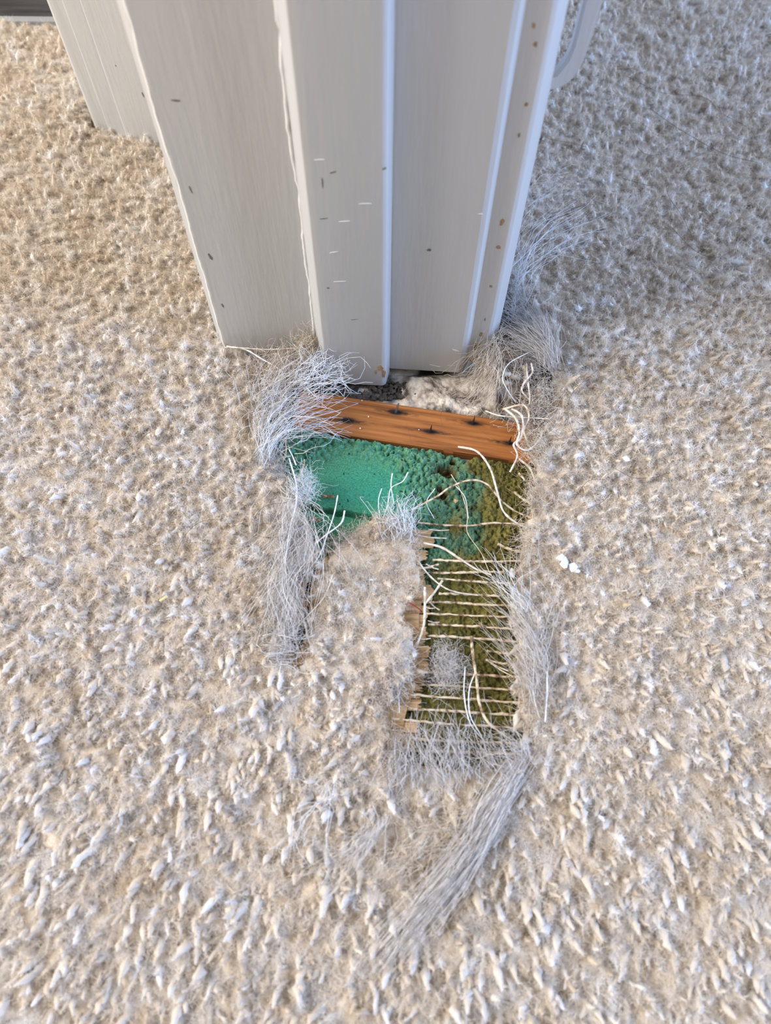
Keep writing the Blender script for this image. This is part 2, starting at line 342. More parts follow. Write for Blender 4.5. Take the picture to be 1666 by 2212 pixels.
for (a, b), (_, _, kd) in zip(nl, nails_px):
    h = {'b': .0085, 's': .003, 'd': .0065}[kd]; r0 = {'b': .0008, 's': .0006, 'd': .0009}[kd]
    lean = {'b': .0014, 's': .0004, 'd': .0003}[kd]
    p = [(a, b, .0055), (a + lean * .4, b, .0066 + h * .4), (a + lean, b + .0003, .0066 + h)]
    pp = smooth_path(p, 7); rr = np.linspace(1, .12, 7) * r0
    if kd == 'b': rr = np.array([1, 1, 1, 1, 1, .95, .5]) * r0 * .8
    v, f = strands(pp[None], rr[None], 7); nail = obj('nail', v, f, METALB if kd == 'b' else METAL, rod)
    if kd == 'b': tag(nail, 'bright bent nail')
    if kd == 's': tag(nail, 'snapped-off nail stub')

# ------------------------------------------------------------------ green foam underlay
RES = .00038
fx0, fx1, fy0, fy1 = -.088, .105, .012, .2135
gx, gy = np.meshgrid(np.arange(fx0, fx1, RES), np.arange(fy0, fy1, RES))
def pxuv(x, y, z):                         # pixel a floor point falls on, to compare with traced places
    d = np.stack([x, y, np.full_like(x, z)], -1) - EYE; zz = d @ FWD
    return CX + FPX * (d @ cam_x) / zz, CY - FPX * (d @ cam_y) / zz
U, V = pxuv(gx, gy, .0085)
smoothm = np.exp(-(((U - 760) / 120) ** 2 + ((V - 1045) / 75) ** 2) ** 1.5) + np.exp(-(((U - 740) / 110) ** 2 + ((V - 1150) / 45) ** 2) ** 2)
smoothm = np.clip(smoothm * 1.3, 0, 1) * (1 - sstep(850, 900, U))
cr_ = 1 - smoothm
n1 = vnoise(gx * 90, gy * 90, 1); n2 = vnoise(gx * 260, gy * 260, 2); n3 = vnoise(gx * 700, gy * 700, 3)
wl = worley(gx * 300 + n2, gy * 300 + n3, 5); wl2 = worley(gx * 620 + n3, gy * 620, 9)
ol = sstep(950, 1080, U + (n1 - .5) * 90 + (V - 1080) * .25) ; ol = np.maximum(ol, sstep(1180, 1290, V + (n1 - .5) * 60))
lump = (.75 - wl).clip(-.3, .75) * .0030 + (.6 - wl2).clip(-.3, .6) * .0013 + (n1 - .5) * .0026
gz = .0068 + cr_ * (lump + .0016 * (n3 - .5) + .0012 * (vnoise(gx * 1250, gy * 1250, 14) - .5)) * (1 - .25 * ol) + .0003 * (n3 - .5) + .0006 * (n2 - .5)
hole = np.exp(-(((U - 968) / 26) ** 2 + ((V - 1012) / 18) ** 2)) + .8 * np.exp(-(((U - 955) / 14) ** 2 + ((V - 1060) / 16) ** 2)) + .7 * np.exp(-(((U - 1100) / 24) ** 2 + ((V - 1065) / 10) ** 2))
gz -= .0055 * sstep(.45, .75, hole * .9 + (n2 - .5) * .9 + (n3 - .5) * .5)
sl = np.abs(V - (1093 + (U - 660) * .155 + 4 * (vnoise(U / 14, U * 0, 8) - .5)))
gz -= .0065 * (1 - sstep(3, 7.5, sl)) * (1 - sstep(830, 905, U))
rod_y = ga[1] + (gx - ga[0]) * gdir[1] / gdir[0] - W2 * 1.02
ragm = (gy < rod_y - .0004 - .0030 * (vnoise(gx * 220, gx * 0, 6) * sstep(800, 1000, U) + .35 * vnoise(gx * 900, gy * 900, 7)) - .0022 * sstep(930, 960, U) * (1 - sstep(1010, 1050, U)))
gz -= .004 * (1 - sstep(0, .0016, rod_y - gy - .0015)) * (.5 + n2)
keep = ragm
idx = np.arange(gx.size).reshape(gx.shape)
fk = keep[:-1, :-1] & keep[:-1, 1:] & keep[1:, 1:] & keep[1:, :-1]
faces = np.stack([idx[:-1, :-1], idx[:-1, 1:], idx[1:, 1:], idx[1:, :-1]], -1)[fk]
used = np.zeros(gx.size, bool); used[faces.ravel()] = True; remap = np.cumsum(used) - 1
# skirt along the torn upper edge so the pad has thickness
fo = empty('foam_underlay', (0, .12, 0)); tag(fo, 'crumbling green foam underlay bared by the torn carpet', 'underlay')
vt = np.stack([gx, gy, gz.clip(.0006, None)], -1).reshape(-1, 3)[used]; vt[:, 1] -= .12
ff = remap[faces].tolist()
cnt = {}
for q in ff:
    for i in range(4):
        e = (q[i], q[(i + 1) % 4]); cnt[e] = 1
bnd = [e for e in cnt if (e[1], e[0]) not in cnt]
bvs = sorted({i for e in bnd for i in e}); bm_ = {b: len(vt) + i for i, b in enumerate(bvs)}
low = vt[bvs].copy(); low[:, 2] = .0003
ff += [(e[1], e[0], bm_[e[0]], bm_[e[1]]) for e in bnd]
slab = obj('foam_slab', np.vstack([vt, low]), ff, FOAM, fo, True)
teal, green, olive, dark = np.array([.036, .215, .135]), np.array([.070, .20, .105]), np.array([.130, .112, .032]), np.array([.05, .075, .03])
tl = np.exp(-(((U - 800) / 130) ** 2 + ((V - 1060) / 75) ** 2))
c = teal * tl[..., None] + green * (1 - tl[..., None])
c = c * (1 - .35 * (cr_ * sstep(.5, .8, wl))[..., None]) * (1 - .25 * sstep(900, 1000, U))[..., None] + np.array([.03, 0, .0]) * sstep(860, 960, U)[..., None]
c = c + (np.array([.13, .29, .20]) - c) * (.55 * cr_ * sstep(.75, .15, wl) * (1 - .5 * sstep(900, 1000, U)))[..., None]  # crumb highlights painted into the colour: lump tops lightened
olc = olive * (.55 + .9 * vnoise(gx * 140, gy * 140, 12))[..., None]
olm = sstep(.15, .85, ol + .5 * (n1 - .5) + .4 * (n2 - .5))[..., None]
c = c * (1 - olm) + olc * olm
fr = (sstep(.4, .7, hole * .9 + (n2 - .5) * .9) * .9)[..., None]; c = c * (1 - fr) + np.array([.10, .06, .02]) * fr
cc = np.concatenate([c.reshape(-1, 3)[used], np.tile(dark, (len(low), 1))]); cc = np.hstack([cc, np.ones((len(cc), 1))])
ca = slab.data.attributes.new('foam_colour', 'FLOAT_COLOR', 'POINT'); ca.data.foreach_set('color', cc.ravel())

# loose foam crumbs near the rod: little lumpy pieces
def lumps(name, centres, sizes, m, parent=None):
    ico = bmesh.new(); bmesh.ops.create_icosphere(ico, subdivisions=1, radius=1); iv = np.array([v.co for v in ico.verts]); iff = [[v.index for v in f.verts] for f in ico.faces]; ico.free()
    V_, F_ = [], []
    for c_, s_ in zip(centres, sizes):
        q = iv * (1 + rng.normal(0, .22, (len(iv), 1))) * s_ * rng.uniform(.6, 1.2, 3) ; F_ += [[i + len(V_) * len(iv) for i in f] for f in iff]; V_.append(q + c_)
    return obj(name, np.vstack(V_), F_, m, parent)

# ------------------------------------------------------------------ carpet
carpet = empty('carpet', (0, 0, 0)); tag(carpet, 'worn beige wool carpet torn open in front of the door frame', 'carpet')
HOLE_PX = [(505, 752), (548, 775), (562, 835), (580, 930), (594, 985), (614, 1012), (630, 1060), (657, 1120), (690, 1195), (655, 1240), (640, 1290), (632, 1340), (628, 1380), (640, 1432), (656, 1380), (668, 1320), (672, 1262), (690, 1216),
           (760, 1156), (815, 1113), (860, 1122), (893, 1148), (905, 1200), (920, 1260), (905, 1330), (905, 1390), (905, 1440), (895, 1490), (880, 1530), (868, 1580), (868, 1640), (885, 1652),
           (930, 1656), (1000, 1668), (1060, 1655), (1112, 1632), (1135, 1598), (1122, 1540), (1120, 1450), (1118, 1380), (1108, 1310), (1116, 1250), (1128, 1200), (1136, 1130), (1160, 1080), (1155, 1010), (1172, 960), (1186, 900), (1194, 820), (1190, 765), (1155, 705), (1110, 640), (1085, 600)]
ZB = .0115
hole_xy = [tuple(P(u, v, ZB)[:2]) for u, v in HOLE_PX]
hole_xy += [(.0620, .30), (.0620, .97), (-.196, .97), (-.196, .437), (-.088, .405), (-.0955, .33), (-.0955, .268)]
outer = [(X0 + .02, Y0 + .02), (X1 - .02, Y0 + .02), (X1 - .02, Y1 - .02), (.0620, Y1 - .02)]
# backing: triangulated sheet with the hole
def sheet(name, ring_outer, ring_hole, z0, z1, m, parent, step=.02):
    xs = np.arange(X0 + .03, X1 - .03, step); ys = np.arange(Y0 + .03, Y1 - .03, step)
    pts = [Vector(p) for p in ring_outer] + [Vector(p) for p in ring_hole]; no, nh = len(ring_outer), len(ring_hole)
    edges = [(i, (i + 1) % no) for i in range(no)] + [(no + i, no + (i + 1) % nh) for i in range(nh)]
    gx_, gy_ = np.meshgrid(xs, ys); pts += [Vector((a, b)) for a, b in zip(gx_.ravel(), gy_.ravel())]
    v2, _, f2, *_ = geometry.delaunay_2d_cdt(pts, edges, [], 0, 1e-6)
    va = np.array([(v.x, v.y) for v in v2]); fc = np.array([[va[i] for i in f[:3]] for f in f2]).mean(1)
    ok = inpoly(fc[:, 0], fc[:, 1], ring_outer) & ~inpoly(fc[:, 0], fc[:, 1], ring_hole) & ~((fc[:, 0] < -.19) & (fc[:, 1] > .541))
    f3 = [tuple(f) for f, k in zip(f2, ok) if k]; n = len(va)
    verts = [(x, y, z1) for x, y in va] + [(x, y, z0) for x, y in va]
    cnt = {(f[i], f[(i + 1) % 3]) for f in f3 for i in range(3)}; b = [e for e in cnt if (e[1], e[0]) not in cnt]
    faces = f3 + [tuple(i + n for i in f[::-1]) for f in f3] + [(e[1], e[0], e[0] + n, e[1] + n) for e in b]
    return obj(name, verts, faces, m, parent)
ro = [(X0 + .02, Y0 + .02), (X1 - .02, Y0 + .02), (X1 - .02, Y1 - .02), (-.196, Y1 - .02), (-.196, .541), (X0 + .02, .541)]
hole_c = [(x, min(y, Y1 - .021)) for x, y in hole_xy]
sheet('backing', ro, hole_c, .0102, ZB, BACK, carpet)

# tuft prototypes: a soft twisted yarn tip with stray fibres
proto = bpy.data.collections.new('tuft_shapes')
NV, NROPE = 14, 4                             # the last NROPE shapes are longer ropes
for k in range(NV):
    r = np.random.default_rng(100 + k); K, S = 8, 7; rope = k >= NV - NROPE
    L = .0140 if rope else .0095; t_ = np.linspace(0, 1, K); bend = r.normal(0, .0016, 2)
    path = np.stack([bend[0] * t_ ** 2 + .0004 * np.sin(t_ * 7 + k), bend[1] * t_ ** 2 + .0004 * np.cos(t_ * 6 + k), L * t_], -1)
    rad = np.array([.0007, .0009, .00105, .00115, .0012, .0011, .0008, .0003]) * (1 + .15 * r.normal(0, 1, K)) * (1.05 if rope else .8)
    a = np.arange(S) / S * 2 * math.pi
    ru = 1 + (.34 if rope else .25) * r.normal(0, 1, (K, S))
    V_ = np.stack([path[:, None, 0] + rad[:, None] * np.cos(a + t_[:, None] * 3) * ru, path[:, None, 1] + rad[:, None] * np.sin(a + t_[:, None] * 3) * ru, np.repeat(path[:, 2:3], S, 1) + .0003 * r.normal(0, 1, (K, S))], -1).reshape(-1, 3)
    F_ = [(i * S + j, i * S + (j + 1) % S, (i + 1) * S + (j + 1) % S, (i + 1) * S + j) for i in range(K - 1) for j in range(S)] + [tuple(range((K - 1) * S, K * S))]
    V_ = list(map(tuple, V_))
    for q in range(190 if rope else 115):
        tt = r.uniform(.3, 1); i = min(int(tt * (K - 1)), K - 2); fr_ = tt * (K - 1) - i; c0 = path[i] * (1 - fr_) + path[i + 1] * fr_
        th = r.uniform(0, 6.28); d = np.array([math.cos(th), math.sin(th), r.uniform(-.2, 1.5)]); d /= np.linalg.norm(d)
        s0 = c0 + d * np.array([1, 1, 0]) * rad[i] * .75; ln = r.uniform(.0006, .0018) if rope else r.uniform(.0016, .0042); side = np.cross(d, r.normal(0, 1, 3)); side /= np.linalg.norm(side)
        cv = r.normal(0, .75, 3); w0 = .000062; n0 = len(V_); dd = d.copy(); p = s0
        for s in range(3):
            ww = w0 * (1 - s * .25); V_ += [tuple(p - side * ww), tuple(p + side * ww)]; p = p + dd * ln / 3; dd = dd + cv; dd /= np.linalg.norm(dd)
        V_.append(tuple(p)); F_ += [(n0, n0 + 1, n0 + 3, n0 + 2), (n0 + 2, n0 + 3, n0 + 5, n0 + 4), (n0 + 4, n0 + 5, n0 + 6)]
    mesh = bpy.data.meshes.new('tuft'); mesh.from_pydata(V_, [], F_); mesh.materials.append(PILE); mesh.polygons.foreach_set('use_smooth', [True] * len(mesh.polygons))
    proto.objects.link(bpy.data.objects.new('tuft', mesh))

NFUZZ = 6
for k in range(NFUZZ):
    r = np.random.default_rng(300 + k); V_, F_ = [], []
    for q in range(85):
        p = np.array([*r.normal(0, .0016, 2), r.normal(0, .0006)]); d = r.normal(0, 1, 3) * np.array([1, 1, .45]); d /= np.linalg.norm(d); cv = r.normal(0, .5, 3) * np.array([1, 1, .4])
        side = np.cross(d, np.array([0, 0, 1.]) + r.normal(0, .5, 3)); side /= np.linalg.norm(side); ln = r.uniform(.002, .005); n0 = len(V_)
        for s in range(5):
            ww = .000048 * (1 - s * .12); V_ += [tuple(p - side * ww), tuple(p + side * ww)]; p = p + d * ln / 5; d = d + cv; d /= np.linalg.norm(d)
        F_ += [(n0 + 2 * i, n0 + 2 * i + 1, n0 + 2 * i + 3, n0 + 2 * i + 2) for i in range(4)]
    mesh = bpy.data.meshes.new('tuft_fuzz'); mesh.from_pydata(V_, [], F_); mesh.materials.append(PILE)
    proto.objects.link(bpy.data.objects.new('tuft_fuzz', mesh))

# where tufts stand
PILE_EXTRA = [[(893, 1140), (960, 1150), (960, 1440), (925, 1640), (850, 1660), (846, 1600), (822, 1530), (826, 1495), (862, 1482), (890, 1440), (900, 1390), (866, 1345), (878, 1290), (915, 1262), (900, 1200)],
              [(640, 1240), (690, 1205), (705, 1215), (690, 1260), (680, 1330), (655, 1440), (628, 1440), (622, 1360)]]
sp = .0033
gx_, gy_ = np.meshgrid(np.arange(-.56, .56, sp), np.arange(-.13, .73, sp * .87))
gx_[1::2] += sp / 2
tx = (gx_ + rng.normal(0, sp * .26, gx_.shape)).ravel(); ty = (gy_ + rng.normal(0, sp * .26, gy_.shape)).ravel()
ok = (np.abs(tx) < .215 + .42 * ty.clip(0, None)) & ~inpoly(tx, ty, hole_c) & ~((tx < -.185) & (ty > .5405))
for pp in PILE_EXTRA: ok &= ~inpoly(tx, ty, [tuple(P(u, v, ZB)[:2]) for u, v in pp])
tx, ty = tx[ok], ty[ok]; n = len(tx)
hp = np.array(hole_c)
def edge_dist(x, y):
    d_ = np.full(x.shape, 9.)
    for i in range(len(hp)):
        a, b = hp[i - 1], hp[i]; ab = b - a; s = np.clip(((x - a[0]) * ab[0] + (y - a[1]) * ab[1]) / (ab @ ab + 1e-12), 0, 1)
        d_ = np.minimum(d_, np.hypot(x - a[0] - s * ab[0], y - a[1] - s * ab[1]))
    return d_
dh = edge_dist(tx, ty)
TU, TV = pxuv(tx, ty, .016)
flap = inpoly(TU, TV, [(680, 1215), (815, 1105), (930, 1140), (930, 1500), (860, 1480), (700, 1340), (650, 1340)])
lowf = vnoise(tx * 45, ty * 45, 21); lowf2 = vnoise(tx * 16, ty * 16, 22); midf = vnoise(tx * 110, ty * 110, 24)
near = sstep(.33, -.02, ty)
ropes0 = (rng.random(n) < .012 + .24 * near ** 2) & ~flap
alpha = np.radians(30 + 18 * near + 16 * (lowf - .5) + rng.normal(0, 13, n)); alpha[flap] = np.radians(rng.uniform(20, 80, flap.sum()))
az = -math.pi / 2 + (lowf2 - .5) * .9 - .15 + rng.normal(0, .38, n); alpha[ropes0] = np.radians(rng.normal(62, 9, ropes0.sum())); az[ropes0] = -math.pi / 2 - .12 + (lowf2[ropes0] - .5) * .5 + rng.normal(0, .22, ropes0.sum()); az[flap] += rng.normal(0, .9, flap.sum())
spin = rng.uniform(0, 6.283, n)
ca_, sa_, cz_, sz_, cs_, ss_ = np.cos(alpha), np.sin(alpha), np.cos(az), np.sin(az), np.cos(spin), np.sin(spin)
# R = Rz(az) Ry(alpha) Rz(spin)
r00 = cz_ * ca_ * cs_ - sz_ * ss_; r10 = sz_ * ca_ * cs_ + cz_ * ss_; r20 = -sa_ * cs_
r21 = sa_ * ss_; r22 = ca_
rot = np.stack([np.arctan2(r21, r22), -np.arcsin(np.clip(r20, -1, 1)), np.arctan2(r10, r00)], -1)
scl = rng.normal(1, .12, n).clip(.65, 1.35) * (.92 + .25 * midf); 
scl *= .7 + .3 * sstep(.0, .006, dh); pick = rng.integers(0, NV - NROPE, n); ropes = ropes0; pick[ropes] = rng.integers(NV - NROPE, NV, ropes.sum())
tint = (.55 + .12 * (lowf - .5) + .40 * (midf - .5) + rng.normal(0, .17, n)); tint[ropes] = tint[ropes] * .6 + .34
tint[rng.random(n) < .05] += .3
tip = inpoly(TU, TV, [(680, 1215), (815, 1100), (935, 1130), (935, 1290), (880, 1290), (800, 1200)]) | (np.abs(TV - 1335 - (TU - 640) * .02) < 14) & (TU > 650) & (TU < 850)
tint[tip] -= .30; scl[tip] *= .72  # brown-tinged flap tip; dark of the crease below it painted into the tint
tint = tint.clip(0, 1)
tz = np.full(n, ZB - .0004)
# fuzz lying over the tuft tips
sel = rng.permutation(n)[:int(n * .62)]; m2 = len(sel)
fx_, fy_ = tx[sel] + rng.normal(0, .0015, m2), ty[sel] + rng.normal(0, .0015, m2) - .003
fz_ = ZB + .0050 + rng.normal(0, .0010, m2) - .0025 * (1 - sstep(0, .008, dh[sel]))
fr_ = np.stack([rng.normal(0, .25, m2), rng.normal(0, .25, m2), rng.uniform(0, 6.28, m2)], -1)
ins = ~inpoly(fx_, fy_, hole_c)
tx, ty, tz = np.concatenate([tx, fx_[ins]]), np.concatenate([ty, fy_[ins]]), np.concatenate([tz, fz_[ins]])
rot = np.vstack([rot, fr_[ins]]); scl = np.concatenate([scl, rng.uniform(.8, 1.25, ins.sum())])
tint = np.concatenate([tint, (tint[sel][ins] * .6 + .30).clip(0, 1)]); pick = np.concatenate([pick, rng.integers(NV, NV + NFUZZ, ins.sum())]); n = len(tx)
pm = bpy.data.meshes.new('pile'); pm.from_pydata(np.stack([tx, ty, tz], -1).tolist(), [], [])
for nm, ty_, dat, key in (('rot', 'FLOAT_VECTOR', rot, 'vector'), ('scl', 'FLOAT', scl, 'value'), ('tint', 'FLOAT', tint, 'value')):
    at = pm.attributes.new(nm, ty_, 'POINT'); at.data.foreach_set(key, np.ascontiguousarray(dat, np.float32).ravel())
at = pm.attributes.new('pick', 'INT', 'POINT'); at.data.foreach_set('value', pick.astype(np.int32))
pm.materials.append(PILE)
pile = bpy.data.objects.new('pile', pm); COL.objects.link(pile); pile.parent = carpet; pile['kind'] = 'stuff'
ng = bpy.data.node_groups.new('tuft_scatter', 'GeometryNodeTree')
ng.interface.new_socket('Geometry', in_out='INPUT', socket_type='NodeSocketGeometry'); ng.interface.new_socket('Geometry', in_out='OUTPUT', socket_type='NodeSocketGeometry')
nd = ng.nodes; gi = nd.new('NodeGroupInput'); go = nd.new('NodeGroupOutput'); iop = nd.new('GeometryNodeInstanceOnPoints'); ci = nd.new('GeometryNodeCollectionInfo')
ci.inputs['Collection'].default_value = proto; ci.inputs['Separate Children'].default_value = True; ci.inputs['Reset Children'].default_value = True
def named(nm, dt):
    a = nd.new('GeometryNodeInputNamedAttribute'); a.data_type = dt; a.inputs['Name'].default_value = nm; return a.outputs['Attribute']
L_ = ng.links; L_.new(gi.outputs[0], iop.inputs['Points']); L_.new(ci.outputs[0], iop.inputs['Instance']); iop.inputs['Pick Instance'].default_value = True
L_.new(named('pick', 'INT'), iop.inputs['Instance Index'])
e2r = nd.new('FunctionNodeEulerToRotation'); L_.new(named('rot', 'FLOAT_VECTOR'), e2r.inputs[0]); L_.new(e2r.outputs[0], iop.inputs['Rotation'])
L_.new(named('scl', 'FLOAT'), iop.inputs['Scale']); L_.new(iop.outputs[0], go.inputs[0])
md = pile.modifiers.new('tufts', 'NODES'); md.node_group = ng

# matted bed of wool between the tufts
BS = .0017
bx, by = np.meshgrid(np.arange(-.55, .55, BS), np.arange(-.125, .72, BS))
bx = bx + rng.normal(0, BS * .12, bx.shape); by = by + rng.normal(0, BS * .12, by.shape)
okb = (np.abs(bx) < .21 + .42 * by.clip(0, None)) & ~inpoly(bx, by, hole_c) & ~((bx < -.185) & (by > .5405))
for pp in PILE_EXTRA: okb &= ~inpoly(bx, by, [tuple(P(u, v, ZB)[:2]) for u, v in pp])
bd = edge_dist(bx, by)
bz = .0118 + sstep(0, .006, bd) * (.0022 + .0020 * (vnoise(bx * 210, by * 170, 31) - .5) + .0010 * (vnoise(bx * 520, by * 480, 33) - .5))
idx = np.arange(bx.size).reshape(bx.shape)
fk = okb[:-1, :-1] & okb[:-1, 1:] & okb[1:, 1:] & okb[1:, :-1]
faces = np.stack([idx[:-1, :-1], idx[:-1, 1:], idx[1:, 1:], idx[1:, :-1]], -1)[fk]
used = np.zeros(bx.size, bool); used[faces.ravel()] = True; remap = np.cumsum(used) - 1
bed = obj('matted_pile', np.stack([bx, by, bz], -1).reshape(-1, 3)[used], remap[faces].tolist(), BED, carpet, True); bed['kind'] = 'stuff'
bt = (.30 + .15 * (vnoise(bx * 45, by * 45, 21) - .5) + .4 * (vnoise(bx * 110, by * 110, 24) - .5)).clip(0, 1).ravel()[used]
at = bed.data.attributes.new('tint', 'FLOAT', 'POINT'); at.data.foreach_set('value', bt.astype(np.float32))

# bare ragged backing strips along the flap
def strip(u0, v0, u1, v1, zt=.0112, m=BACKL, seed=0, slope=0):
    r = np.random.default_rng(seed); k = 9
    left = [(u0, v0 + (v1 - v0) * i / (k - 1)) for i in range(k)]
    right = [(u1 + r.uniform(-6, 4), v0 + (v1 - v0) * i / (k - 1) + slope) for i in range(k)]
    a, b = PL(left, zt), PL(right, zt - .0008); b[:, 2] += r.normal(0, .0003, k)
    top_ = np.vstack([a, b]); bot = top_ - np.array([0, 0, .0009])
    v = np.vstack([top_, bot]); f = []
    for i in range(k - 1): f += [(i, i + 1, k + i + 1, k + i), (2 * k + i, 3 * k + i, 3 * k + i + 1, 2 * k + i + 1), (k + i, k + i + 1, 3 * k + i + 1, 3 * k + i)]
    f += [(0, k, 3 * k, 2 * k), (k - 1, 3 * k - 1, 4 * k - 1, 2 * k - 1)]
    return obj('backing_strip', v, f, m, carpet)
STR = [(858, 1142, 936, 1180), (850, 1186, 922, 1206), (860, 1222, 918, 1238), (850, 1262, 936, 1300), (850, 1306, 926, 1322), (846, 1326, 922, 1350), (850, 1352, 922, 1376), (870, 1380, 916, 1394),
       (866, 1394, 928, 1418), (866, 1420, 924, 1452), (860, 1455, 916, 1472), (858, 1474, 912, 1490), (822, 1494, 908, 1506), (820, 1508, 908, 1532), (816, 1534, 870, 1550), (824, 1555, 905, 1580), (830, 1582, 896, 1622)]
for i, s in enumerate(STR): strip(*s, seed=i, slope=3)
for i, s in enumerate([(628, 1255, 660, 1290), (630, 1292, 664, 1320), (622, 1322, 655, 1350)]): strip(*s, seed=40 + i, zt=.0125, m=BACKL)

# jute weft threads still spanning the tear
WEFT = [[(893, 1128), (945, 1133), (1010, 1136), (1065, 1130), (1140, 1133)], [(935, 1210), (1000, 1212), (1040, 1213), (1135, 1212)], [(930, 1237), (985, 1238), (1040, 1235), (1090, 1236)],
        [(945, 1250), (1000, 1254), (1060, 1258), (1135, 1262)], [(948, 1282), (1000, 1284), (1080, 1288)], [(925, 1300), (990, 1302), (1040, 1306), (1125, 1309)],
        [(920, 1325), (980, 1328), (1050, 1331), (1118, 1333)], [(925, 1348), (980, 1351), (1040, 1354), (1125, 1360)], [(920, 1373), (980, 1376), (1040, 1380), (1125, 1386)],
        [(1052, 1406), (1085, 1410), (1128, 1418)], [(1048, 1424), (1080, 1432), (1130, 1437)], [(905, 1452), (960, 1455), (1030, 1458), (1128, 1463)], [(905, 1479), (960, 1481), (1040, 1486), (1128, 1491)],
        [(860, 1500), (905, 1502), (980, 1508), (1050, 1513), (1128, 1518)], [(880, 1530), (940, 1534), (1010, 1538), (1128, 1546)], [(838, 1552), (890, 1556), (960, 1563), (1050, 1568), (1128, 1574)], [(880, 1592), (950, 1600), (1125, 1606)], [(880, 1622), (960, 1624), (1125, 1628)]]
for i, wv in enumerate(WEFT):
    z = .0108 + .0004 * (i % 2)
    tube('weft_thread', PL(wv, z), .00052 + .00006 * (i % 3), JUTE, carpet, k=26, lump=.22, wob=.00010)
for i, (a, b) in enumerate([((925, 1143), (970, 1145)), ((895, 1155), (965, 1163)), ((920, 1218), (948, 1230)), ((928, 1300), (950, 1318)), ((915, 1310), (940, 1314)), ((925, 1341), (950, 1344)), ((902, 1379), (931, 1379)), ((1050, 1425), (1100, 1450)), ((1061, 1433), (1110, 1462)), ((1075, 1175), (1125, 1192)), ((1110, 1062), (1150, 1090)), ((1121, 1022), (1150, 1050)), ((905, 1228), (948, 1219))]):
    tube('yarn_end', PL([(*a, 12.5), ((a[0] + b[0]) / 2, (a[1] + b[1]) / 2 + 2, 12), (*b, 12)]), .0003 if i < 9 else .0006, JUTEW if i < 9 else JUTE, carpet, lump=.2)

